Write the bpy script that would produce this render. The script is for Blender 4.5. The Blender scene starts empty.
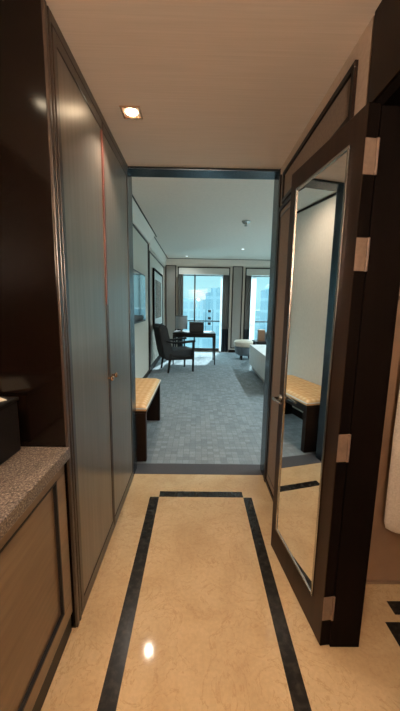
import bpy, bmesh, math, random
from mathutils import Vector, Matrix
random.seed(7)
S = bpy.context.scene
C = S.collection
PI = math.pi

# ------------------------------------------------------------------ materials
def srgb(r, g, b):
    f = lambda c: (c/255/12.92) if c/255 <= .04045 else ((c/255+.055)/1.055)**2.4
    return (f(r), f(g), f(b), 1)

class M:
    pass
def base(name, col, rough=.5, metal=0., spec=.5, coat=0., coat_rough=.05):
    m = bpy.data.materials.new(name); m.use_nodes = True
    b = m.node_tree.nodes['Principled BSDF']
    b.inputs['Base Color'].default_value = col
    b.inputs['Roughness'].default_value = rough
    b.inputs['Metallic'].default_value = metal
    b.inputs['Specular IOR Level'].default_value = spec
    b.inputs['Coat Weight'].default_value = coat
    b.inputs['Coat Roughness'].default_value = coat_rough
    return m, m.node_tree, b
def coords(nt, scale=(1, 1, 1)):
    t = nt.nodes.new('ShaderNodeTexCoord'); mp = nt.nodes.new('ShaderNodeMapping')
    mp.inputs['Scale'].default_value = scale
    nt.links.new(t.outputs['Object'], mp.inputs['Vector'])
    return mp.outputs['Vector']
def ramp(nt, fac, stops):
    r = nt.nodes.new('ShaderNodeValToRGB')
    el = r.color_ramp.elements
    while len(el) < len(stops): el.new(.5)
    for e, (p, c) in zip(el, stops): e.position = p; e.color = c
    nt.links.new(fac, r.inputs['Fac'])
    return r.outputs['Color']
def noise(nt, vec, scale, detail=4, rough=.55, dist=0.):
    n = nt.nodes.new('ShaderNodeTexNoise')
    n.inputs['Scale'].default_value = scale; n.inputs['Detail'].default_value = detail
    n.inputs['Roughness'].default_value = rough; n.inputs['Distortion'].default_value = dist
    nt.links.new(vec, n.inputs['Vector'])
    return n.outputs['Fac']
def bump(nt, b, h, strength=.2, dist=.002):
    n = nt.nodes.new('ShaderNodeBump'); n.inputs['Strength'].default_value = strength
    n.inputs['Distance'].default_value = dist
    nt.links.new(h, n.inputs['Height']); nt.links.new(n.outputs['Normal'], b.inputs['Normal'])
def textured(name, c1, c2, scale=(1, 1, 1), nscale=20, rough=.5, bmp=0., lo=.3, hi=.7, **k):
    m, nt, b = base(name, c1, rough, **k)
    f = noise(nt, coords(nt, scale), nscale)
    nt.links.new(ramp(nt, f, [(lo, c1), (hi, c2)]), b.inputs['Base Color'])
    if bmp: bump(nt, b, f, bmp)
    return m
def mixc(nt, fac, a, b):
    n = nt.nodes.new('ShaderNodeMix'); n.data_type = 'RGBA'
    for s, v in ((0, fac), (6, a), (7, b)):
        if hasattr(v, 'is_output'): nt.links.new(v, n.inputs[s])
        else: n.inputs[s].default_value = v
    return n.outputs[2]

# cream marble
def marble():
    m, nt, b = base('cream_marble', (1, 1, 1, 1), .05, spec=.5)
    v = coords(nt)
    cloud = ramp(nt, noise(nt, v, 3.2, 6, .6, .6), [(.25, srgb(192, 162, 120)), (.55, srgb(208, 180, 138)), (.8, srgb(216, 190, 150))])
    n2 = noise(nt, v, 5., 8, .62, 2.2)
    vein = ramp(nt, n2, [(.485, (0, 0, 0, 1)), (.5, (1, 1, 1, 1)), (.515, (0, 0, 0, 1))])
    c = mixc(nt, vein, cloud, srgb(190, 158, 116))
    sp = ramp(nt, noise(nt, v, 60, 3), [(.4, (.93, .93, .93, 1)), (.6, (1, 1, 1, 1))])
    mm = nt.nodes.new('ShaderNodeMix'); mm.data_type = 'RGBA'; mm.blend_type = 'MULTIPLY'; mm.inputs[0].default_value = 1
    nt.links.new(c, mm.inputs[6]); nt.links.new(sp, mm.inputs[7])
    nt.links.new(mm.outputs[2], b.inputs['Base Color'])
    return m
M.marble = marble()
M.inlay = textured('black_marble', srgb(34, 31, 28), srgb(62, 56, 50), nscale=30, rough=.22, spec=.3, lo=.45, hi=.8)
M.ceil = None
def woven(name, c1, c2, sc, rough=.8, bmp=.15):
    m, nt, b = base(name, c1, rough)
    f = noise(nt, coords(nt, sc), 1., 3)
    nt.links.new(ramp(nt, f, [(.3, c1), (.7, c2)]), b.inputs['Base Color'])
    bump(nt, b, f, bmp, .001)
    return m
M.ceil = woven('woven_wallpaper_ceiling', srgb(218, 198, 176), srgb(228, 208, 188), (2.5, 130, 2.5))
M.wallpaper = woven('tan_wallpaper', srgb(186, 164, 142), srgb(198, 176, 154), (60, 60, 60))
M.bathwall = textured('brown_stone_wall', srgb(138, 112, 90), srgb(156, 128, 104), nscale=4, rough=.35)
M.white = textured('white_plaster', srgb(224, 210, 196), srgb(230, 216, 202), nscale=30, rough=.75)
M.roomwall = woven('pale_grey_wallpaper', srgb(200, 190, 176), srgb(210, 200, 186), (80, 80, 30))
M.greypanel = woven('grey_fabric_panel', srgb(152, 144, 136), srgb(164, 156, 148), (120, 120, 120))
M.darkwood = textured('dark_brown_wood', srgb(26, 17, 12), srgb(38, 25, 18), (30, 30, 1.6), 1., rough=.4, spec=.15)
M.jamb = textured('near_black_wood', srgb(12, 8, 6), srgb(18, 12, 9), (30, 30, 1.6), 1., rough=.6, spec=.03)
M.doorwood = textured('door_dark_wood', srgb(40, 27, 20), srgb(56, 39, 29), (30, 30, 1.6), 1., rough=.38, spec=.15)
M.lacquer = textured('glossy_dark_lacquer', srgb(10, 6, 4), srgb(18, 10, 6), (3, 3, 1.), 2., rough=.12, spec=.3)
M.bronze = textured('bronze_satin_panel', srgb(128, 118, 106), srgb(142, 132, 120), (40, 40, 2), 1., rough=.36, spec=.7, metal=.6)
M.frame = textured('bronze_dark_frame', srgb(50, 38, 30), srgb(62, 48, 38), (40, 40, 2), 1., rough=.3, spec=.6)
M.cabinet = textured('cabinet_tan_veneer', srgb(112, 90, 68), srgb(134, 110, 84), (3, 3, 30), 1., rough=.28)
M.chrome = base('brushed_metal', srgb(176, 174, 170), .22, 1.)[0]
M.steel = textured('dark_steel_trim', srgb(48, 54, 58), srgb(60, 67, 72), (3, 60, 60), 1., rough=.25, metal=.8)
M.copper = base('copper_knob', srgb(226, 182, 150), .2, 1.)[0]
M.nickel = textured('nickel_hinge', srgb(104, 86, 72), srgb(120, 100, 84), nscale=60, rough=.45)
M.mirror = base('mirror_silver', (.86, .86, .84, 1), .015, 1.)[0]
M.red = textured('painted_red_glow', srgb(108, 62, 54), srgb(124, 74, 64), (30, 30, 2), 1., rough=.35)  # red reflected glow put into the colour
M.black = textured('matte_black', srgb(16, 15, 15), srgb(24, 22, 22), nscale=40, rough=.5)
M.paper = textured('cream_paper', srgb(238, 226, 204), srgb(244, 234, 214), nscale=60, rough=.7)
M.towel = textured('white_terry', srgb(206, 192, 172), srgb(226, 214, 196), nscale=120, rough=.95, bmp=.6)
def granite():
    m, nt, b = base('speckled_granite', (1, 1, 1, 1), .3)
    v = coords(nt)
    f = noise(nt, v, 170, 3, .7)
    c = ramp(nt, f, [(.36, srgb(40, 34, 30)), (.46, srgb(96, 84, 74)), (.57, srgb(138, 124, 110)), (.70, srgb(196, 184, 168))])
    nt.links.new(c, b.inputs['Base Color'])
    return m
M.granite = granite()
def carpet(name, dark, light, size):
    m, nt, b = base(name, (1, 1, 1, 1), .95, spec=.1)
    v = coords(nt)
    ch = nt.nodes.new('ShaderNodeTexBrick')
    ch.offset = 0.
    ch.inputs['Scale'].default_value = 1/size
    ch.inputs['Color1'].default_value = light
    ch.inputs['Color2'].default_value = [x*.72 for x in light[:3]]+[1]
    ch.inputs['Mortar'].default_value = dark
    ch.inputs['Mortar Size'].default_value = .05
    ch.inputs['Mortar Smooth'].default_value = .6
    ch.inputs['Brick Width'].default_value = 1.; ch.inputs['Row Height'].default_value = 1.
    nt.links.new(v, ch.inputs['Vector'])
    f = noise(nt, v, 330, 2, .8)
    g = ramp(nt, f, [(.3, (.62, .62, .62, 1)), (.7, (1.25, 1.25, 1.25, 1))])
    mm = nt.nodes.new('ShaderNodeMix'); mm.data_type = 'RGBA'; mm.blend_type = 'MULTIPLY'; mm.inputs[0].default_value = 1
    nt.links.new(ch.outputs['Color'], mm.inputs[6]); nt.links.new(g, mm.inputs[7])
    nt.links.new(mm.outputs[2], b.inputs['Base Color'])
    bump(nt, b, f, .5, .004)
    return m
M.carpet = carpet('patterned_grey_carpet', srgb(122, 132, 138), srgb(152, 160, 164), .06)
M.border = textured('dark_carpet_border', srgb(62, 62, 66), srgb(84, 82, 84), nscale=300, rough=.95, bmp=.5)
def benchfab():
    m, nt, b = base('orange_tan_upholstery', (1, 1, 1, 1), .7)
    v = coords(nt, (1, 1, 1))
    ck = nt.nodes.new('ShaderNodeTexVoronoi'); ck.inputs['Scale'].default_value = 17
    ck.inputs['Randomness'].default_value = .15
    nt.links.new(v, ck.inputs['Vector'])
    c = ramp(nt, ck.outputs['Distance'], [(.15, srgb(238, 208, 164)), (.36, srgb(226, 184, 130)), (.7, srgb(212, 162, 106))])
    nt.links.new(c, b.inputs['Base Color'])
    return m
M.bench = benchfab()
M.piping = textured('white_piping', srgb(214, 210, 200), srgb(226, 222, 212), nscale=50, rough=.6)
M.chairfab = textured('charcoal_upholstery', srgb(34, 36, 38), srgb(50, 52, 54), nscale=90, rough=.85, bmp=.4)
M.chairwood = textured('black_stained_wood', srgb(22, 19, 18), srgb(32, 28, 26), (3, 3, 40), 1., rough=.5, spec=.25)
M.bedding = textured('white_bedding', srgb(214, 216, 214), srgb(226, 228, 226), nscale=9, rough=.8, bmp=.3)
M.bedbase = textured('pale_grey_bed_base', srgb(160, 158, 154), srgb(172, 170, 166), nscale=40, rough=.7)
M.cream = textured('cream_leather', srgb(206, 190, 170), srgb(216, 202, 184), nscale=30, rough=.5)
M.blind = textured('cream_blind_fabric', srgb(206, 198, 186), srgb(214, 206, 196), nscale=60, rough=.9)
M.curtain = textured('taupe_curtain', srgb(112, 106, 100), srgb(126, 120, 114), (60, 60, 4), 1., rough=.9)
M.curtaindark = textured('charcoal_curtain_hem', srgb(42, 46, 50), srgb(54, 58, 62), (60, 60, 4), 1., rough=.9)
M.shade = textured('grey_lampshade', srgb(150, 156, 160), srgb(162, 168, 172), nscale=60, rough=.7)
M.brownbox = textured('brown_leather', srgb(120, 86, 62), srgb(136, 98, 72), nscale=50, rough=.5)
M.greybox = textured('grey_plastic', srgb(96, 104, 110), srgb(108, 116, 122), nscale=50, rough=.5)
M.screen = textured('television_glass', srgb(30, 38, 44), srgb(38, 48, 54), nscale=3, rough=.06, spec=.9)
M.picture = textured('muted_picture', srgb(128, 130, 126), srgb(166, 168, 162), (1, 6, 4), 1., rough=.12)
M.brownfield = woven('brown_grey_wallcovering', srgb(128, 108, 92), srgb(142, 122, 105), (80, 80, 80))
M.mattin = textured('picture_mat', srgb(196, 196, 190), srgb(206, 206, 200), nscale=30, rough=.5)
def glass():
    m = bpy.data.materials.new('window_glass'); m.use_nodes = True
    nt = m.node_tree; nt.nodes.clear()
    o = nt.nodes.new('ShaderNodeOutputMaterial'); mx = nt.nodes.new('ShaderNodeMixShader')
    t = nt.nodes.new('ShaderNodeBsdfTransparent'); t.inputs[0].default_value = (.93, .99, 1, 1)
    g = nt.nodes.new('ShaderNodeBsdfGlossy'); g.inputs['Roughness'].default_value = .02
    mx.inputs[0].default_value = .05
    nt.links.new(t.outputs[0], mx.inputs[1]); nt.links.new(g.outputs[0], mx.inputs[2]); nt.links.new(mx.outputs[0], o.inputs[0])
    return m
M.glass = glass()
def emis(name, col, s):
    m = bpy.data.materials.new(name); m.use_nodes = True
    nt = m.node_tree; nt.nodes.clear()
    o = nt.nodes.new('ShaderNodeOutputMaterial'); e = nt.nodes.new('ShaderNodeEmission')
    e.inputs[0].default_value = col; e.inputs[1].default_value = s
    nt.links.new(e.outputs[0], o.inputs[0]); return m
def sheermat():
    m = bpy.data.materials.new('white_sheer'); m.use_nodes = True
    nt = m.node_tree; nt.nodes.clear()
    o = nt.nodes.new('ShaderNodeOutputMaterial'); a = nt.nodes.new('ShaderNodeMixShader'); b = nt.nodes.new('ShaderNodeMixShader')
    d = nt.nodes.new('ShaderNodeBsdfDiffuse'); t = nt.nodes.new('ShaderNodeBsdfTranslucent'); p = nt.nodes.new('ShaderNodeBsdfTransparent')
    for q in (d, t): q.inputs[0].default_value = (.9, .9, .9, 1)
    a.inputs[0].default_value = .75; b.inputs[0].default_value = .25
    nt.links.new(d.outputs[0], a.inputs[1]); nt.links.new(t.outputs[0], a.inputs[2])
    nt.links.new(a.outputs[0], b.inputs[1]); nt.links.new(p.outputs[0], b.inputs[2]); nt.links.new(b.outputs[0], o.inputs[0])
    return m
M.sheer = sheermat()
M.bulb = emis('warm_bulb', (1, .8, .55, 1), 22)
M.bulbcool = emis('cool_bulb', (.85, .95, 1, 1), 2.5)
def facade(name, c1, c2, s):
    m, nt, b = base(name, c1, .6)
    br = nt.nodes.new('ShaderNodeTexBrick'); br.offset = 0
    br.inputs['Scale'].default_value = s
    br.inputs['Color1'].default_value = c1; br.inputs['Color2'].default_value = c1; br.inputs['Mortar'].default_value = c2
    br.inputs['Mortar Size'].default_value = .12; br.inputs['Brick Width'].default_value = 1; br.inputs['Row Height'].default_value = 1
    t = nt.nodes.new('ShaderNodeTexCoord'); sp = nt.nodes.new('ShaderNodeSeparateXYZ'); cb = nt.nodes.new('ShaderNodeCombineXYZ')
    nt.links.new(t.outputs['Object'], sp.inputs[0]); nt.links.new(sp.outputs[0], cb.inputs[0]); nt.links.new(sp.outputs[2], cb.inputs[1])
    nt.links.new(cb.outputs[0], br.inputs['Vector']); nt.links.new(br.outputs['Color'], b.inputs['Base Color'])
    return m
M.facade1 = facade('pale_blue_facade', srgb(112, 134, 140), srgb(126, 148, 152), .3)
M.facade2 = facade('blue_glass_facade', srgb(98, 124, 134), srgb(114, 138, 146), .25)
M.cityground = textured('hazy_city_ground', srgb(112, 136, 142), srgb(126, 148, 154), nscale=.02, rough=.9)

# ------------------------------------------------------------------ mesh helpers
def box(bm, x0, x1, y0, y1, z0, z1, bev=0., mi=0, mat=None, seg=2):
    r = bmesh.ops.create_cube(bm, size=1)
    vs = r['verts']
    T = Matrix.Translation(((x0+x1)/2, (y0+y1)/2, (z0+z1)/2)) @ Matrix.Diagonal((x1-x0, y1-y0, z1-z0, 1))
    if mat: T = mat @ T
    bmesh.ops.transform(bm, matrix=T, verts=vs)
    fs = list({f for v in vs for f in v.link_faces})
    for f in fs: f.material_index = mi
    if bev:
        es = list({e for v in vs for e in v.link_edges})
        q = bmesh.ops.bevel(bm, geom=es, offset=bev, segments=seg, affect='EDGES', profile=.6)
        for f in q['faces']: f.material_index = mi
    return bm
def B(*a, **k):
    return box(bmesh.new(), *a, **k)
def cone(bm, p, q, r1, r2, n=16, mi=0):
    p = Vector(p); q = Vector(q); d = q-p
    T = Matrix.Translation((p+q)/2) @ d.to_track_quat('Z', 'Y').to_matrix().to_4x4()
    r = bmesh.ops.create_cone(bm, cap_ends=True, segments=n, radius1=r1, radius2=r2, depth=d.length, matrix=T)
    for f in {f for v in r['verts'] for f in v.link_faces}: f.material_index = mi
    return bm
def sph(bm, p, r, s=(1, 1, 1), n=16):
    bmesh.ops.create_uvsphere(bm, u_segments=n, v_segments=n//2, radius=r, matrix=Matrix.Translation(p) @ Matrix.Diagonal((*s, 1)))
    return bm
def lathe(prof, n=32):
    bm = bmesh.new(); rings = []
    for r, z in prof:
        rings.append([bm.verts.new((max(r, .0005)*math.cos(2*PI*i/n), max(r, .0005)*math.sin(2*PI*i/n), z)) for i in range(n)])
    for a, b in zip(rings, rings[1:]):
        for i in range(n): bm.faces.new((a[i], a[(i+1) % n], b[(i+1) % n], b[i]))
    bm.faces.new(list(reversed(rings[0]))); bm.faces.new(rings[-1])
    return bm
def tube(pts, r, n=10):
    bm = bmesh.new(); pts = [Vector(p) for p in pts]; rings = []
    for i, p in enumerate(pts):
        d = (pts[min(i+1, len(pts)-1)]-pts[max(i-1, 0)]).normalized()
        T = d.to_track_quat('Z', 'Y').to_matrix()
        rr = r[i] if isinstance(r, (list, tuple)) else r
        rings.append([bm.verts.new(p+T @ Vector((rr*math.cos(2*PI*k/n), rr*math.sin(2*PI*k/n), 0))) for k in range(n)])
    for a, b in zip(rings, rings[1:]):
        for i in range(n): bm.faces.new((a[i], a[(i+1) % n], b[(i+1) % n], b[i]))
    bm.faces.new(list(reversed(rings[0]))); bm.faces.new(rings[-1])
    return bm
def prism(pts, axis, a0, a1, bev=0., bm=None):
    bm = bm or bmesh.new()
    def P(u, v, w): return {'x': (w, u, v), 'y': (u, w, v), 'z': (u, v, w)}[axis]
    A = [bm.verts.new(P(u, v, a0)) for u, v in pts]; Bv = [bm.verts.new(P(u, v, a1)) for u, v in pts]
    fs = [bm.faces.new(A), bm.faces.new(list(reversed(Bv)))]
    for i in range(len(pts)):
        j = (i+1) % len(pts); fs.append(bm.faces.new((A[j], A[i], Bv[i], Bv[j])))
    bmesh.ops.recalc_face_normals(bm, faces=fs)
    if bev: bmesh.ops.bevel(bm, geom=list({e for f in fs for e in f.edges}), offset=bev, segments=2, affect='EDGES')
    return bm
def obj(name, bm, mats, parent=None, smooth=False):
    me = bpy.data.meshes.new(name); bmesh.ops.recalc_face_normals(bm, faces=bm.faces[:]); bm.to_mesh(me); bm.free()
    o = bpy.data.objects.new(name, me); C.objects.link(o)
    for m in (mats if isinstance(mats, (list, tuple)) else [mats]): me.materials.append(m)
    if smooth:
        for p in me.polygons: p.use_smooth = True
        try: me.set_sharp_from_angle(angle=math.radians(40))
        except Exception: pass
    if parent: o.parent = parent
    return o
def thing(name, label, cat, loc=(0, 0, 0), rz=0, group=None):
    o = bpy.data.objects.new(name, None); C.objects.link(o)
    o.location = loc; o.rotation_euler = (0, 0, rz); o.empty_display_size = .1
    o['label'] = label; o['category'] = cat
    if group: o['group'] = group
    return o
def tag(o, label, cat, group=None, kind=None):
    o['label'] = label; o['category'] = cat
    if group: o['group'] = group
    if kind: o['kind'] = kind
    return o
def struct(name, bm, m, parent=None, smooth=False):
    o = obj(name, bm, m, parent, smooth)
    if not parent: o['kind'] = 'structure'
    return o
def sempty(name, loc=(0, 0, 0), rz=0):
    o = bpy.data.objects.new(name, None); C.objects.link(o); o.location = loc; o.rotation_euler = (0, 0, rz)
    o['kind'] = 'structure'; return o
def frame_rect(bm, axis, pos, th, u0, u1, v0, v1, w, bev=.002, mi=0):
    """rectangular moulding lying in the plane axis=pos (x or y), thickness th"""
    for (a0, a1, b0, b1) in ((u0, u1, v1-w, v1), (u0, u1, v0, v0+w), (u0, u0+w, v0+w, v1-w), (u1-w, u1, v0+w, v1-w)):
        if axis == 'x': box(bm, pos, pos+th, a0, a1, b0, b1, bev, mi)
        else: box(bm, a0, a1, pos, pos+th, b0, b1, bev, mi)
    return bm

# ------------------------------------------------------------------ key dimensions
XL, XR, YD, ZC = -.52, .594, 2.51, 2.45
RL, RR, YF, ZR = -1.02, 4.3, 9.8, 2.85
NB = -1.6   # back end of the corridor

# ---- floor: marble with a black inlaid band that steps at its corners
xs = [-1.25, -.343, -.274, .372, .437, .72, .9, .97, 2.1]
ys = [NB, -.9, -.83, 1.235, 1.27, 1.34, 1.45, 2.185, 2.258, YD]
bm = bmesh.new(); vc = {}
def fv(x, y):
    if (x, y) not in vc: vc[(x, y)] = bm.verts.new((x, y, 0))
    return vc[(x, y)]
for i in range(len(xs)-1):
    for j in range(len(ys)-1):
        x = (xs[i]+xs[i+1])/2; y = (ys[j]+ys[j+1])/2
        f = bm.faces.new((fv(xs[i], ys[j]), fv(xs[i+1], ys[j]), fv(xs[i+1], ys[j+1]), fv(xs[i], ys[j+1])))
        dark = (-.343 < x < -.274 or .372 < x < .437) and -.83 < y < 2.185
        dark |= -.274 < x < .372 and (2.185 < y < 2.258 or -.9 < y < -.83)
        dark |= .9 < x < .97 and -.83 < y < 1.235
        dark |= x > .97 and 1.27 < y < 1.34
        f.material_index = 1 if dark else 0
r = bmesh.ops.extrude_face_region(bm, geom=bm.faces[:])
bmesh.ops.translate(bm, vec=(0, 0, -.1), verts=[e for e in r['geom'] if isinstance(e, bmesh.types.BMVert)])
struct('floor', bm, [M.marble, M.inlay])
bm = B(RL, RR, YD, YF, -.1, -.001)
box(bm, RL, RR, YD, YD+.18, -.001, .002, mi=1)
box(bm, RL, RR, YD+.18, YF, -.001, .002, mi=0)
struct('floor_carpet', bm, [M.carpet, M.border])

# ---- ceilings
struct('ceiling', B(-1.25, 2.1, NB, YD+.1, ZC, ZR+.1), M.ceil)
struct('ceiling_room', B(RL-.1, RR+.1, YD+.1, YF+.1, ZR, ZR+.12), M.white)

# ---- corridor walls
struct('wall_corridor_back', B(-1.25, 2.1, NB-.1, NB, 0, ZC), M.wallpaper)
struct('wall_niche_back', B(-1.35, -1.25, NB, 2.51, 0, ZC), M.darkwood)
struct('wall_niche_end', B(-1.25, -.53, 1.2, 1.225, 0, ZC, .002), M.lacquer)
# right wall: wallpaper stretch from the bathroom doorway to the living room
struct('wall_right', B(XR, XR+.126, 1.24, YD, 0, ZC), M.wallpaper)
struct('wall_right_near', B(XR, XR+.126, NB, .12, 0, ZC), M.wallpaper)
struct('trim_transom', B(XR-.004, XR+.126, .12, 1.225, 2.15, ZC-.001, .002), M.darkwood)
bm = B(XR, .72, 1.125, 1.24, 0, 2.145, .002); box(bm, XR, .72, .12, .17, 0, 2.145, .002); box(bm, XR, .72, .17, 1.125, 2.105, 2.145, .002)
struct('trim_bathroom_jamb', bm, M.jamb)
# transom moulding with a tan field
bm = frame_rect(bmesh.new(), 'x', XR-.014, .014, 1.325, 2.33, 2.17, 2.375, .026)
struct('trim_wall_moulding', bm, M.darkwood)
struct('trim_wall_field', B(XR-.004, XR, 1.351, 2.304, 2.17, 2.349), M.brownfield)
struct('trim_side_field', B(XR-.004, XR, 1.79, 2.372, .05, 2.13), M.brownfield)
# narrow panel between the open door and the living room
bm = frame_rect(bmesh.new(), 'x', XR-.012, .012, 1.76, 2.40, .02, 2.16, .028)
box(bm, XR-.012, XR, 2.40, 2.44, 0, ZC-.06, .003)
struct('trim_side_panel', bm, M.darkwood)
bm = frame_rect(bmesh.new(), 'x', XR-.008, .008, 1.80, 2.36, .10, 2.10, .012)
struct('trim_side_bead', bm, M.frame)
# opening to the living room
bm = B(XR-.008, XR+.10, YD-.06, YD+.1, 0, ZC-.001, .003)
struct('trim_opening_right', bm, M.steel)
bm = B(-.55, XL-.004, YD-.06, YD+.1, 0, ZC-.001, .003)
struct('trim_opening_left', bm, M.steel)
struct('trim_lintel', B(XL-.003, XR-.009, YD-.05, YD+.1, ZC-.018, ZC-.001, .003), M.steel)
# room side partition (either side of the opening)
bm = B(RL-.1, -.55, YD, YD+.1, 0, ZR); box(bm, XR+.10, RR+.1, YD, YD+.1, 0, ZR)
struct('wall_room_near', bm, M.roomwall)
# bathroom shell
bm = B(.72, 2.1, 1.45, 1.55, 0, ZC)
struct('wall_bathroom_far', bm, M.bathwall)
struct('wall_bathroom_right', B(2.1, 2.2, NB, 1.45, 0, ZC), M.bathwall)
struct('baseboard_bathroom', B(.72, 2.1, 1.436, 1.45, 0, .012), M.bathwall)

# ---- living room walls
bm = B(RL-.1, RL, YD, YF+.1, 0, ZR)
struct('wall_left', bm, M.roomwall)
bm = B(RR, RR+.1, YD, 3.3, 0, ZR); box(bm, RR, RR+.1, 9.4, YF+.1, 0, ZR); box(bm, RR, RR+.1, 3.3, 9.4, 2.6, ZR); box(bm, RR, RR+.1, 3.3, 9.4, 0, .05); box(bm, RR, RR+.1, 5.0, 7.0, .05, 2.6)
struct('wall_room_right', bm, M.roomwall)
w = sempty('window_3')  # added window out of view, lets more daylight into the room
bm = frame_rect(bmesh.new(), 'x', RR-.02, .10, 3.28, 5.02, .03, 2.625, .035); frame_rect(bm, 'x', RR-.02, .10, 6.98, 9.42, .03, 2.625, .035)
obj('window_frame', bm, M.darkwood, w)
obj('window_pane', (lambda b: (box(b, RR+.05, RR+.056, 3.3, 5.0, .05, 2.6), box(b, RR+.05, RR+.056, 7.0, 9.4, .05, 2.6), b)[2])(bmesh.new()), M.glass, w)
# crown on the left and far walls
bm = prism([(RL, 2.69), (RL+.03, 2.69), (RL+.05, 2.73), (RL+.11, 2.80), (RL+.15, 2.849), (RL, 2.849)], 'y', YD+.1, 6.6)
struct('trim_crown_near', bm, M.white)
bm = prism([(RL, 2.62), (RL+.03, 2.62), (RL+.04, 2.70), (RL+.08, 2.80), (RL+.10, 2.849), (RL, 2.849)], 'y', 6.6, YF)
struct('trim_crown_left', bm, M.white)
bm = bmesh.new()
box(bm, RL+.15, RL+.165, YD+.1, 6.72, 2.838, 2.849); box(bm, RL+.10, RL+.115, 6.72, YF-.11, 2.838, 2.849); box(bm, RL+.1, RR, YF-.125, YF-.11, 2.838, 2.849)
box(bm, RL, RL+.012, YD+.1, 6.55, 2.66, 2.685); box(bm, RL, RL+.022, 6.52, 6.58, 0, 2.66)
frame_rect(bm, 'x', RL, .012, 6.72, 9.55, .10, 2.57, .03)
struct('trim_ceiling_reveal', bm, M.darkwood)
bm = prism([(YF, 2.66), (YF-.03, 2.66), (YF-.04, 2.72), (YF-.09, 2.80), (YF-.11, 2.849), (YF, 2.849)], 'x', RL, RR)
struct('trim_crown_far', bm, M.white)
bm = B(RL, RL+.015, YD+.1, YF, 0, .09, .003); 
struct('baseboard_left', bm, M.darkwood)

# far wall with three window openings
wins = [(-.60, .97), (1.475, 3.05)]
bm = bmesh.new(); edges = [RL-.1] + [v for w in wins for v in w] + [RR+.1]
for k in range(0, len(edges), 2): box(bm, edges[k], edges[k+1], YF, YF+.16, 0, ZR)
for a, b in wins:
    box(bm, a, b, YF, YF+.16, 2.60, ZR); box(bm, a, b, YF, YF+.16, 0, .05)
struct('wall_far', bm, M.roomwall)
bm = B(RL, -.62, YF-.015, YF, 0, .09, .003); box(bm, 1.0, 1.455, YF-.015, YF, 0, .09, .003); box(bm, 3.07, RR, YF-.015, YF, 0, .09, .003)
struct('baseboard_far', bm, M.darkwood)
for n, (a, b) in enumerate([(-.965, -.69), (1.09, 1.355), (3.2, 3.5)]):
    bm = B(a, b, YF-.012, YF, .16, 2.64, .003)
    struct('trim_%d' % (n+1), bm, M.greypanel)
    frame_rect(bm := bmesh.new(), 'y', YF-.024, .024, a-.03, b+.03, .13, 2.67, .03)
    struct('trim_%d' % (n+5), bm, M.darkwood)
for n, (a, b) in enumerate(wins):
    w = sempty('window_%d' % (n+1), (0, 0, 0))
    bm = frame_rect(bmesh.new(), 'y', YF-.02, .10, a-.02, b+.02, .03, 2.625, .035)
    box(bm, a, b, YF-.02, YF+.02, 2.36, 2.385, .003)
    obj('window_frame', bm, M.darkwood, w)
    m1 = a+(.51 if n == 0 else .98)
    bm = B(m1-.022, m1+.022, YF+.05, YF+.10, .05, 2.6, .004)
    obj('mullion', bm, M.steel, w)
    bm = B(a, b, YF+.05, YF+.09, .965, 1.0, .004); obj('transom_bar', bm, M.darkwood, w)
    bm = B(a, b, YF+.05, YF+.09, .06, .12, .004); obj('bottom_rail', bm, M.darkwood, w)
    obj('window_pane', B(a, b, YF+.115, YF+.121, .05, 2.6), M.glass, w)
    if n == 0:
        for sx in (.27, .49):
            obj('sash_stile', B(sx-.006, sx+.006, YF+.04, YF+.1, .62, 1.35, .002), M.steel, w)
        for z in (1.25, 1.03, .86):
            obj('latch', B(.335, .425, YF+.03, YF+.1, z, z+.085, .01), M.black, w)
# roller blinds over the windows
for n, (a, b) in enumerate(wins):
    o = obj('roller_blind', B(a+.016, b-.016, YF-.045, YF-.02, 2.395, 2.59, .006), M.blind)
    tag(o, ['cream roller blind drawn up over the window behind the desk', 'cream roller blind drawn up over the right-hand window by the bed'][n], 'blind')
# curtains
def curtain(x0, x1, label, split=.72):
    t = thing('curtain', label, 'curtain', ((x0+x1)/2, YF-.11, .03), 0, 'curtains at the window edges')
    w = (x1-x0)/2
    def panel(z0, z1):
        bm = bmesh.new(); n = 72; rows = []
        for z in (z0, (z0+z1)/2, z1):
            rows.append([bm.verts.new((-w+2*w*i/n, .022*math.sin(i/n*2*PI*max(2, round(2*w/.055)))+.006*math.sin(i*.7), z)) for i in range(n+1)])
        for a, b in zip(rows, rows[1:]):
            for i in range(n): bm.faces.new((a[i], a[i+1], b[i+1], b[i]))
        r = bmesh.ops.solidify(bm, geom=bm.faces[:], thickness=.006)
        return bm
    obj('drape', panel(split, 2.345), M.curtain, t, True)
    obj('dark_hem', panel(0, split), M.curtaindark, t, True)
    obj('curtain_rail', B(-w, w, -.02, .02, 2.346, 2.36, .004), M.chrome, t)
def sheer(x0, x1, label):
    bm = bmesh.new(); n = 40; w = (x1-x0)/2; rows = []
    for z in (.03, 1.2, 2.35): rows.append([bm.verts.new((-w+2*w*i/n, .018*math.sin(i/n*2*PI*4), z)) for i in range(n+1)])
    for a, b in zip(rows, rows[1:]):
        for i in range(n): bm.faces.new((a[i], a[i+1], b[i+1], b[i]))
    bmesh.ops.solidify(bm, geom=bm.faces[:], thickness=.001)
    o = obj('sheer_curtain', bm, M.sheer, None, True); o.location = ((x0+x1)/2, YF-.06, 0)
    tag(o, label, 'curtain')
sheer(1.60, 1.80, 'white sheer curtain bright with daylight in the right-hand window')
sheer(.70, .78, 'narrow white sheer curtain at the right side of the desk window')
curtain(-.60, -.44, 'taupe curtain at the left edge of the desk window')
curtain(.76, .97, 'taupe curtain with charcoal lower part right of the desk')
curtain(1.47, 1.63, 'taupe curtain with charcoal lower part behind the round ottoman')
curtain(2.35, 2.62, 'taupe curtain far right behind the bedside table')

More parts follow.
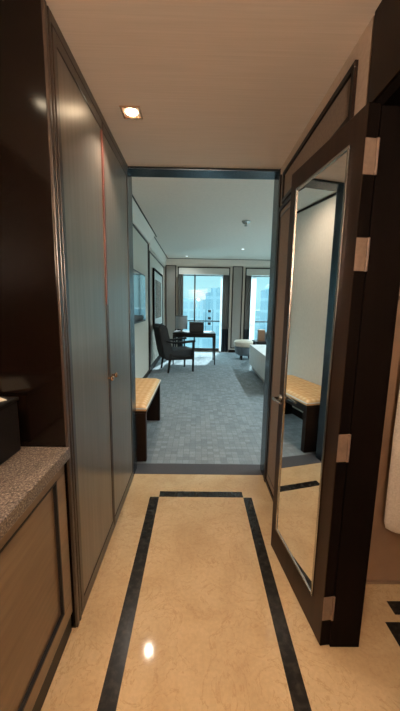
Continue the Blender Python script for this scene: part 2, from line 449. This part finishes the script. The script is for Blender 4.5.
# ------------------------------------------------------------------ corridor things
# wardrobe
t = thing('wardrobe', 'tall bronze two-door built-in wardrobe along the left of the corridor', 'wardrobe', (XL, 1.225, 0))
L = YD-.062-1.227
bm = B(-.60, -.022, .002, L, .0, .028); box(bm, -.60, -.022, .002, L, 2.415, 2.449)
box(bm, -.60, -.022, .002, .022, .028, 2.415); box(bm, -.60, -.022, L-.02, L, .028, 2.415); box(bm, -.60, -.58, .022, L-.02, .028, 2.415)
obj('carcass', bm, M.frame, t)
obj('door_stop', B(-.032, -.0225, .0225, L-.021, .0285, 2.4145), M.jamb, t)
bm = bmesh.new()
box(bm, -.022, .0, -.024, -.004, 0, 2.449, .004); box(bm, -.022, -.008, -.004, .006, 0, 2.449); box(bm, -.022, .0, .006, .022, 0, 2.449, .004); 
box(bm, -.022, -.006, .022, .030, 0, 2.449)
obj('side_stile', bm, M.frame, t)
obj('side_groove', B(-.018, -.005, -.003, .005, .001, 2.447), M.chrome, t)
bm = B(-.022, .0, .0225, L, 2.412, 2.449, .003); obj('top_rail', bm, M.frame, t)
bm = B(-.022, -.003, .031, L, 0, .026, .003); obj('plinth', bm, M.frame, t)
split = 1.835-1.225
for k, (y0, y1) in enumerate(((.034, split-.006), (split+.006, L-.004))):
    d = obj('door', (lambda b: (box(b, -.022, -.006, y0+.03, y1-.006 if k == 0 else y1-.02, .07, 2.37), b)[1])(bmesh.new()), M.bronze, t)
    d['label'] = ['near wardrobe door', 'far wardrobe door'][k]
    bm = bmesh.new()
    sw0 = .03; sw1 = .012 if k == 0 else .02
    box(bm, -.021, -.001, y0, y0+sw0*(1 if k == 0 else .4), .029, 2.409, .002)
    box(bm, -.021, -.001, y1-sw1, y1, .029, 2.409, .002)
    ya, yb = y0+sw0*(1 if k == 0 else .4), y1-sw1
    box(bm, -.021, -.001, ya, yb, .029, .072, .002); box(bm, -.021, -.001, ya, yb, 2.368, 2.409, .002)
    obj('door_frame', bm, M.frame, d)
    ky = split-.04 if k == 0 else split+.05
    bm = sph(cone(bmesh.new(), (-.003, ky, 1.02), (.018, ky, 1.02), .006, .005), (.022, ky, 1.02), .016, (.7, 1, 1))
    obj('knob', bm, M.copper, d, True)
obj('red_glow_strip', B(-.016, .002, split-.022, split-.004, 1.45, 2.36, .001), M.red, t)['label'] = 'reddish strip standing in for a reflected red glow'  # added strip whose colour paints a red light reflection

# granite counter and the cabinet under it
t = obj('countertop', B(-1.245, -.512, NB+.02, 1.196, .828, .875, .004), M.granite)
tag(t, 'speckled brown granite counter top at the left edge, on the veneer cabinet', 'countertop')
t = thing('vanity_cabinet', 'tan veneer cabinet with framed doors under the granite counter', 'cabinet', (-.9, 0, 0))
obj('body', B(-.345, .345, NB+.03, 1.19, .10, .826), M.cabinet, t)
obj('plinth', B(-.345, .355, NB+.03, 1.19, 0, .10), M.black, t)
def cab_door(y0, y1):
    bm = bmesh.new()
    fw = .075
    box(bm, .346, .366, y0, y1, .775, .824, .003); box(bm, .346, .366, y0, y1, .104, .175, .003)
    box(bm, .346, .366, y0, y0+fw, .176, .774, .003); box(bm, .346, .366, y1-fw, y1, .176, .774, .003)
    d = obj('door', bm, M.cabinet, t)
    obj('door_panel', B(.346, .354, y0+fw+.008, y1-fw-.008, .184, .766, .001), M.cabinet, d)
    bm = frame_rect(bmesh.new(), 'x', .3462, .0202, y0+fw-.001, y1-fw+.001, .175, .775, .008, 0)
    obj('panel_shade_line', bm, M.black, d)  # black rim paints the shadow line around the recessed panel
cab_door(.50, 1.186); cab_door(-.20, .492); cab_door(-.90, -.208)
# black box with a cream sheet on top
t = thing('tray_box', 'black lidded box standing on the granite counter at the left edge', 'box', (-.885, 1.0, .876), -.02)
obj('body', B(-.19, .19, -.17, .17, 0, .20, .006), M.black, t)
obj('lid', B(-.195, .195, -.175, .175, .202, .216, .004), M.black, t)
o = obj('paper_sheet', B(-.05, .05, -.125, .125, 0, .0025), M.paper)
o.location = (-.815, 1.045, 1.093); o.rotation_euler = (0, 0, math.radians(144))
tag(o, 'cream paper sheet lying on the black box on the counter', 'paper')

# mirrored door, swung open against the right wall
near = Vector((.548, 1.125)); far = Vector((.470, 1.700)); dv = (far-near)
ang = math.atan2(dv.y, dv.x)          # local +X runs from hinge edge to handle edge; local -Y is wall side
t = sempty('door_1', (near.x, near.y, 0), ang)
t['label'] = 'open dark wooden door carrying a full-length mirror, right of the corridor'
DL = dv.length
bm = B(0, DL, -.044, 0, .008, 2.115, .003)
obj('slab', bm, M.doorwood, t)
mx0, mx1, mz0, mz1 = .088, DL-.088, .185, 2.01
bm = bmesh.new()
for a in ((mx0-.012, mx1+.012, mz1, mz1+.012), (mx0-.012, mx1+.012, mz0-.012, mz0), (mx0-.012, mx0, mz0, mz1), (mx1, mx1+.012, mz0, mz1)):
    box(bm, a[0], a[1], .0005, .009, a[2], a[3], .002)
obj('door_edge', B(-.0025, -.0005, -.043, -.001, .010, 2.113), M.jamb, t)
obj('mirror_trim', bm, M.chrome, t)
obj('mirror', B(mx0, mx1, .0005, .004, mz0, mz1), M.mirror, t)
hz = .95
h = obj('handle_rose', cone(bmesh.new(), (DL-.026, .0, hz), (DL-.026, .009, hz), .022, .020, 20), M.chrome, t, True)
obj('lever_handle', tube([(DL-.026, .008, hz), (DL-.026, .035, hz), (DL-.034, .046, hz), (DL-.05, .048, hz), (DL-.13, .046, hz+.002)], [.008, .008, .008, .008, .006]), M.chrome, t, True)
for z in (1.895, 1.58, .86, .14):
    g = obj('hinge', B(-.006, -.0027, -.098, .002, z, z+.112, .001), M.nickel, t)
    obj('hinge_knuckle', cone(bmesh.new(), (-.006, -.042, z), (-.006, -.042, z+.112), .006, .006, 12), M.nickel, g, True)
# hanging towel in the bathroom
t = thing('hanging_towel', 'white towel hanging from a rail on the bathroom wall', 'towel', (1.035, 1.40, .35))
bm = bmesh.new(); 
n = 40; rows = []
for z, wd in ((.0, .05), (.015, .075), (.05, .085), (.5, .09), (1.0, .085), (1.13, .075)):
    rows.append([bm.verts.new((wd*math.cos(2*PI*i/n)*(1+.05*math.sin(6*2*PI*i/n)), .028*math.sin(2*PI*i/n), z)) for i in range(n)])
for a, b in zip(rows, rows[1:]):
    for i in range(n): bm.faces.new((a[i], a[(i+1) % n], b[(i+1) % n], b[i]))
bm.faces.new(rows[0]); bm.faces.new(rows[-1])
tw = obj('towel_cloth', bm, M.towel, t, True)
r_ = thing('towel_rail', 'metal towel rail fixed to the bathroom wall behind the dark door jamb', 'towel rail', (1.06, 1.43, 1.50))
obj('bar', cone(bmesh.new(), (-.16, -.03, 0), (.25, -.03, 0), .008, .008), M.chrome, r_, True)
for x in (-.15, .24): obj('bracket', cone(bmesh.new(), (x, -.03, 0), (x, .019, 0), .009, .014), M.chrome, r_, True)

# recessed square downlights of the corridor
def downlight(x, y, z, label, power, col, mat, grp=None, size=.052, spot=True, blend=.6, ang=110, cat='ceiling light'):
    t = thing('downlight', label, cat, (x, y, z), 0, grp)
    bm = bmesh.new(); s = size
    for a in ((-s, s, s-.010, s), (-s, s, -s, -s+.010), (-s, -s+.010, -s+.010, s-.010), (s-.010, s, -s+.010, s-.010)):
        box(bm, a[0], a[1], a[2], a[3], -.006, -.0005, .001)
    obj('trim_frame', bm, M.copper if mat is M.bulb else M.white, t)
    bm = cone(bmesh.new(), (0, 0, -.001), (0, 0, -.005), s*.60, s*.55, 24)
    obj('bulb', bm, mat, t)
    l = bpy.data.lights.new('lamp_light', 'SPOT'); l.energy = power; l.color = col; l.spot_size = math.radians(ang); l.spot_blend = blend; l.shadow_soft_size = .014
    o = bpy.data.objects.new('lamp_light', l); C.objects.link(o); o.parent = t; o.location = (0, 0, -.012)
    return t
W = (1., .84, .69); CW = (.80, .96, 1.)
g = 'corridor downlights'
downlight(-.36, 1.815, ZC, 'square recessed downlight glowing in the corridor ceiling near the wardrobe', 20, W, M.bulb, g)
downlight(-.80, .63, ZC, 'recessed downlight above the granite counter', 20, W, M.bulb, g)
downlight(.05, .3, ZC, 'added unseen downlight over the middle of the corridor', 22, W, M.bulb, g)  # this and the next two are added out of view for brightness
downlight(.05, -.9, ZC, 'added unseen downlight behind the viewer in the corridor', 24, W, M.bulb, g)
downlight(1.3, .7, ZC, 'added unseen downlight in the bathroom ceiling', 5, W, M.bulb, g)
downlight(-.55, 3.28, ZR, 'warm downlight in the living room ceiling above the upholstered bench', 42, W, M.bulb, g, ang=150, size=.020, blend=1.)
g = 'living room downlights'
for i, (x, y) in enumerate([(-.325, 9.2), (1.10, 7.96), (2.6, 3.4), (2.6, 4.9), (2.6, 6.5)]):  # last three are added out of view to brighten the room
    downlight(x, y, ZR, ['small recessed light in the room ceiling near the desk window', 'small recessed light in the room ceiling above the ottoman', 'added unseen light in the ceiling near the inner room wall', 'added unseen light in the ceiling before the bed', 'added unseen light in the ceiling above the bed'][i], 85 if i > 1 else 16, CW, M.bulbcool, g, ang=150)
# added lamps, unseen behind the viewer, brighten the corridor ceiling and bathroom
def added_shade_lamp(name, label, cat, loc, power, col, wall=False, rad=.09):
    t = thing(name, label, cat, loc)
    obj('lamp_shade', lathe([(.11, -.10), (.114, -.10), (.094, .10), (.090, .10), (.106, -.095)], 32), M.blind, t, True)
    if wall: obj('added_lamp_plate', B(-.03, .03, -.148, -.135, -.06, .06, .004), M.chrome, t); obj('arm', cone(bmesh.new(), (0, -.136, 0), (0, -.11, 0), .008, .008), M.chrome, t)
    else: obj('base', lathe([(.07, -.42), (.07, -.40), (.015, -.38), (.012, -.11)]), M.chrome, t, True)
    l = bpy.data.lights.new('lamp_light', 'POINT'); l.energy = power; l.color = col; l.shadow_soft_size = .05
    o = bpy.data.objects.new('lamp_light', l); C.objects.link(o); o.parent = t; o.location = (0, 0, .11)
added_shade_lamp('added_fill_lamp', 'added shaded fill lamp on the wall, unseen behind the viewer', 'lamp', (.05, NB+.148, 1.75), 185, W, True)
added_shade_lamp('added_fill_lamp', 'added shaded fill lamp on the bathroom wall, unseen behind the viewer', 'lamp', (1.4, NB+.148, 1.75), 12, W, True)
# sprinkler
t = thing('sprinkler', 'small white sprinkler head hanging from the living room ceiling', 'sprinkler', (.784, 5.42, ZR))
bm = lathe([(.072, -.001), (.072, -.014), (.048, -.04), (.016, -.044)]); obj('rose', bm, M.chrome, t, True)
bm = lathe([(.018, -.044), (.018, -.07), (.026, -.074), (.026, -.080), (.01, -.082)]); obj('nozzle', bm, M.chrome, t, True)

# ------------------------------------------------------------------ living room things
# upholstered bench against the left wall
t = thing('bench', 'dark wooden bench with orange-tan tufted seat against the left wall', 'bench', (-.722, 3.26, .008))
hx, hy = .27, .555
for s in (-1, 1):
    o = obj('leg', B(-hx+.01, hx-.004, s*(hy-.03)-.03, s*(hy-.03)+.03, .003, .47, .004), M.darkwood, t)
obj('apron', B(-hx+.02, hx-.03, -hy+.06, hy-.06, .40, .47, .003), M.darkwood, t)
obj('seat_board', B(-hx, hx, -hy, hy, .471, .492, .003), M.darkwood, t)
bm = bmesh.new(); nx, ny = 36, 72; g_ = []
for j in range(ny+1):
    row = []
    for i in range(nx+1):
        u = i/nx*2-1; v = j/ny*2-1
        edge = (1-abs(u)**8)*(1-abs(v)**14)
        tu = .006*(abs(math.sin(i/nx*PI*5))*abs(math.sin(j/ny*PI*10)))
        row.append(bm.verts.new((u*hx, v*hy, .515+.035*edge**.5+tu*edge)))
    g_.append(row)
for j in range(ny):
    for i in range(nx): bm.faces.new((g_[j][i], g_[j][i+1], g_[j+1][i+1], g_[j+1][i]))
bd = [e for e in bm.edges if e.is_boundary]
r = bmesh.ops.extrude_edge_only(bm, edges=bd)
nv = [e for e in r['geom'] if isinstance(e, bmesh.types.BMVert)]
for v in nv: v.co.z = .493
bmesh.ops.holes_fill(bm, edges=[e for e in bm.edges if e.is_boundary])
obj('cushion', bm, M.bench, t, True)
c = hx+.001; d_ = hy+.001
obj('piping', tube([(-c, -d_, .514), (c, -d_, .514), (c, d_, .514), (-c, d_, .514), (-c, -d_+.01, .514)], .007, 8), M.piping, t, True)

# armchair at the desk
def armchair():
    t = thing('armchair', 'dark upholstered armchair with open wooden arms in front of the desk', 'armchair', (-.455, 6.97, .002), math.radians(21))
    # local: +x is forward, y across
    w = .29
    for s in (-1, 1):
        obj('leg', prism([(.27, 0), (.30, 0), (.315, .42), (.27, .42)], 'y', s*w-.02, s*w+.02, .003), M.chairwood, t)
        obj('leg', prism([(-.30, 0), (-.265, 0), (-.20, .42), (-.25, .42)], 'y', s*w-.02, s*w+.02, .003), M.chairwood, t)
        obj('armrest', tube([(-.33, s*(w+.012), .70), (-.20, s*(w+.012), .665), (0, s*(w+.012), .655), (.20, s*(w+.012), .675), (.33, s*(w+.012), .685)], [.020, .024, .026, .028, .022]), M.chairwood, t, True)
        obj('arm_post', prism([(.265, .42), (.305, .42), (.29, .665), (.262, .665)], 'y', s*(w+.012)-.014, s*(w+.012)+.014, .003), M.chairwood, t)
    obj('seat_frame', B(-.27, .31, -w+.02, w-.02, .27, .345, .006), M.chairwood, t)
    obj('seat', B(-.25, .335, -w+.025, w-.025, .346, .50, .035, seg=4), M.chairfab, t, True)
    bm = prism([(-.34, .28), (-.20, .28), (-.18, .50), (-.30, 1.0), (-.34, 1.04), (-.45, 1.045), (-.485, 1.01), (-.40, .5)], 'y', -w+.0, w-.0, .025)
    obj('backrest', bm, M.chairfab, t, True)
    return t
armchair()
# desk
t = thing('writing_desk', 'black writing desk with rounded corner legs in front of the window', 'desk', (-.07, 8.02, -.012))
obj('desktop', B(-.53, .53, -.40, .40, .755, .80, .012), M.chairwood, t, True)
obj('apron', B(-.49, .49, -.36, .36, .69, .754, .004), M.chairwood, t)
for sx in (-1, 1):
    for sy in (-1, 1):
        bm = prism([(sx*.53, .753), (sx*.44, .753), (sx*.47, .70), (sx*.488, .60), (sx*.505, 0), (sx*.53, 0)], 'y', sy*.375-.025, sy*.375+.025, .004)
        obj('leg', bm, M.chairwood, t)
# on the desk
t = thing('document_case', 'black box-shaped case standing on the desk', 'case', (-.015, 7.85, .789))
obj('body', B(-.18, .18, -.09, .09, 0, .235, .012), M.black, t)
obj('lid', B(-.184, .184, -.094, .094, .236, .262, .008), M.black, t)
obj('handle', tube([(-.05, 0, .262), (-.05, 0, .285), (.05, 0, .285), (.05, 0, .262)], .006), M.chrome, t, True)
t = thing('table_lamp', 'grey table lamp with tall drum shade on the desk, left of the case', 'lamp', (-.40, 7.95, .789))
obj('base', lathe([(.07, 0), (.07, .012), (.03, .02), (.014, .03), (.012, .12), (.012, .13)]), M.chrome, t, True)
obj('lamp_shade', lathe([(.15, .08), (.153, .08), (.150, .40), (.146, .40), (.146, .39), (.148, .085)]), M.shade, t, True)
obj('shade_ring', lathe([(.152, .395), (.154, .395), (.154, .408), (.150, .408)]), M.chairwood, t, True)

# ottoman
t = thing('ottoman', 'round cream ottoman with darker base by the right window', 'ottoman', (1.35, 8.55, .002))
obj('cushion', lathe([(.28, .36), (.315, .38), (.33, .43), (.325, .49), (.29, .525), (.15, .54), (.0, .542)], 40), M.cream, t, True)
obj('base', lathe([(.20, .12), (.27, .16), (.295, .26), (.295, .358), (.1, .359)], 40), M.greybox, t, True)
for k in range(4):
    a = PI/4+k*PI/2
    obj('leg', cone(bmesh.new(), (.17*math.cos(a), .17*math.sin(a), 0), (.15*math.cos(a), .15*math.sin(a), .13), .014, .024, 12), M.chairwood, t, True)

# bed, its foot towards the corridor axis
t = thing('bed', 'white made bed with pale valance at the right of the room', 'bed', (2.27, 5.95, .002))
obj('base', B(-1.0, 1.0, -1.0, 1.0, .04, .33, .01), M.bedbase, t)
obj('mattress', B(-1.01, 1.0, -1.01, 1.01, .331, .54, .05, seg=4), M.bedding, t, True)
bm = bmesh.new(); box(bm, -1.06, .45, -1.06, 1.06, .541, .60, .025, seg=4); box(bm, -1.07, -1.035, -1.06, 1.06, .16, .60, .012); box(bm, -1.03, .45, -1.07, -1.035, .16, .60, .012); box(bm, -1.03, .45, 1.035, 1.07, .16, .60, .012)
obj('coverlet', bm, M.bedding, t, True)
obj('headboard', B(1.03, 1.12, -1.1, 1.1, 0, 1.25, .02), M.greypanel, t)
for s in (-1, 1):
    for q in (-1, 1): obj('leg', B(s*.9-.03, s*.9+.03, q*.9-.03, q*.9+.03, 0, .04), M.chairwood, t)
for s in (-.52, .52):
    bm = bmesh.new(); bmesh.ops.create_uvsphere(bm, u_segments=24, v_segments=14, radius=1, matrix=Matrix.Translation((2.95, 5.95+s, .63)) @ Matrix.Diagonal((.20, .36, .085, 1)))
    tag(obj('pillow', bm, M.bedding, None, True), 'white pillow on the bed, %s one' % ('near' if s < 0 else 'far'), 'pillow', 'pillows on the bed')
# bedside table beyond the bed
t = thing('bedside_table', 'dark bedside table between the bed and the right window', 'table', (1.80, 7.45, .002))
obj('table_top', B(-.42, .42, -.27, .27, .60, .64, .008), M.chairwood, t)
obj('drawer', B(-.36, .36, -.24, .24, .46, .599, .004), M.chairwood, t)
for sx in (-1, 1):
    for sy in (-1, 1): obj('leg', B(sx*.38-.02, sx*.38+.02, sy*.24-.02, sy*.24+.02, 0, .599, .003), M.chairwood, t)
t = thing('tissue_box', 'brown box on the bedside table, left one', 'box', (1.53, 7.40, .643))
obj('body', B(-.075, .075, -.07, .07, 0, .26, .008), M.brownbox, t); obj('lid', B(-.078, .078, -.073, .073, .261, .275, .004), M.cream, t)
t = thing('clock_radio', 'grey clock radio on the bedside table right of the brown box', 'radio', (1.73, 7.40, .643))
obj('body', B(-.12, .12, -.07, .07, 0, .22, .02, seg=3), M.greybox, t); obj('face', B(-.10, .10, -.074, -.0705, .04, .18), M.black, t)

# television and framed picture on the left wall
t = thing('television', 'wall-mounted television on the left wall reflecting the bright window', 'television', (RL, 4.9, 1.57))
obj('casing', B(.025, .065, -.9, .9, -.41, .41, .006), M.black, t)
obj('screen', B(.0655, .068, -.88, .88, -.385, .39), M.screen, t)
obj('wall_bracket', B(.0, .024, -.2, .2, -.15, .15), M.black, t)
t = thing('framed_picture', 'dark framed tall picture on the left wall behind the armchair', 'picture', (RL, 7.97, 1.59))
obj('frame', frame_rect(bmesh.new(), 'x', .013, .04, -.87, .87, -.68, .68, .05, .004), M.jamb, t)
obj('mat_board', B(.013, .035, -.82, .82, -.63, .63), M.mattin, t)
obj('print', B(.0355, .038, -.62, .62, -.45, .45), M.picture, t)

# ------------------------------------------------------------------ city beyond the windows
struct('ground', B(-400, 400, 40, 700, -62, -60), M.cityground)
def tower(x, y, w, d, top, mat, label, crown):
    t = thing('tower_block', label, 'building', (x, y, -60), 0, 'hazy towers beyond the windows')
    H_ = top+60
    bm = B(-w/2, w/2, -d/2, d/2, 0, H_); obj('tower_body', bm, mat, t)
    if crown == 'step': bm = B(-w*.32, w*.32, -d*.3, d*.3, H_, H_+2.2); box(bm, -w*.12, w*.12, -d*.1, d*.1, H_+2.2, H_+3.6)
    elif crown == 'dome':
        bm = bmesh.new(); bmesh.ops.create_uvsphere(bm, u_segments=24, v_segments=12, radius=1, matrix=Matrix.Translation((0, 0, H_)) @ Matrix.Diagonal((w*.42, d*.42, 2.4, 1)))
    else: bm = B(-w*.46, w*.46, -d*.46, d*.46, H_, H_+.9)
    obj('tower_roof', bm, mat, t)
tower(-3.3, 120, 9, 9, 3.2, M.facade1, 'pale blue tower seen left of the desk window mullion', 'flat')
tower(5.2, 100, 8.6, 10, 3.4, M.facade2, 'stepped blue tower seen in the middle of the desk window', 'step')
tower(14.5, 140, 13, 10, 8.5, M.facade1, 'taller hazy tower seen at the right of the desk window', 'flat')
tower(26, 110, 6.5, 8, 7.2, M.facade2, 'blue tower with rounded top seen in the right-hand window', 'dome')
tower(30, 150, 14, 10, -1, M.facade1, 'low wide block seen in the right-hand window below the rounded tower', 'flat')
tower(-6, 160, 20, 10, -4, M.facade2, 'low blue block behind the left tower', 'flat')

# ------------------------------------------------------------------ light
wd = bpy.data.worlds.new('sky'); S.world = wd; wd.use_nodes = True
nt = wd.node_tree; bg = nt.nodes['Background']
tc = nt.nodes.new('ShaderNodeTexCoord'); sp = nt.nodes.new('ShaderNodeSeparateXYZ')
nt.links.new(tc.outputs['Generated'], sp.inputs[0])
rp = ramp(nt, sp.outputs[2], [(0., (.36, .68, .74, 1)), (.05, (.42, .74, .79, 1)), (.12, (.36, .68, .76, 1)), (.35, (3.5, 5.0, 5.5, 1))])
nt.links.new(rp, bg.inputs[0]); bg.inputs[1].default_value = .95
sun = bpy.data.lights.new('sun', 'SUN'); sun.energy = 8; sun.angle = .01; sun.color = (.85, .97, 1)
so = bpy.data.objects.new('sun', sun); C.objects.link(so)
el = math.radians(39); az = math.radians(12)
dirv = Vector((-math.sin(az)*math.cos(el), -math.cos(az)*math.cos(el), -math.sin(el)))
so.rotation_euler = dirv.to_track_quat('-Z', 'Y').to_euler()

# ------------------------------------------------------------------ camera
cam = bpy.data.cameras.new('camera'); co = bpy.data.objects.new('camera', cam); C.objects.link(co)
cam.sensor_fit = 'VERTICAL'; cam.sensor_height = 24; cam.lens = 310.75/711*24; cam.clip_start = .02; cam.clip_end = 2000
p, r, y = .1582, .0157, .0105
F = Vector((math.sin(y)*math.cos(p), math.cos(y)*math.cos(p), -math.sin(p)))
rt = Vector((math.cos(y), -math.sin(y), 0)); up = rt.cross(F)
r2 = rt*math.cos(r)+up*math.sin(r); u2 = up*math.cos(r)-rt*math.sin(r)
mw = Matrix((r2, u2, -F)).transposed().to_4x4(); mw.translation = (0, 0, 1.45)
co.matrix_world = mw
S.camera = co
vs = S.view_settings; vs.view_transform = 'Standard'; vs.look = 'None'; vs.gamma = 1; vs.use_curve_mapping = False; vs.exposure = 0.5
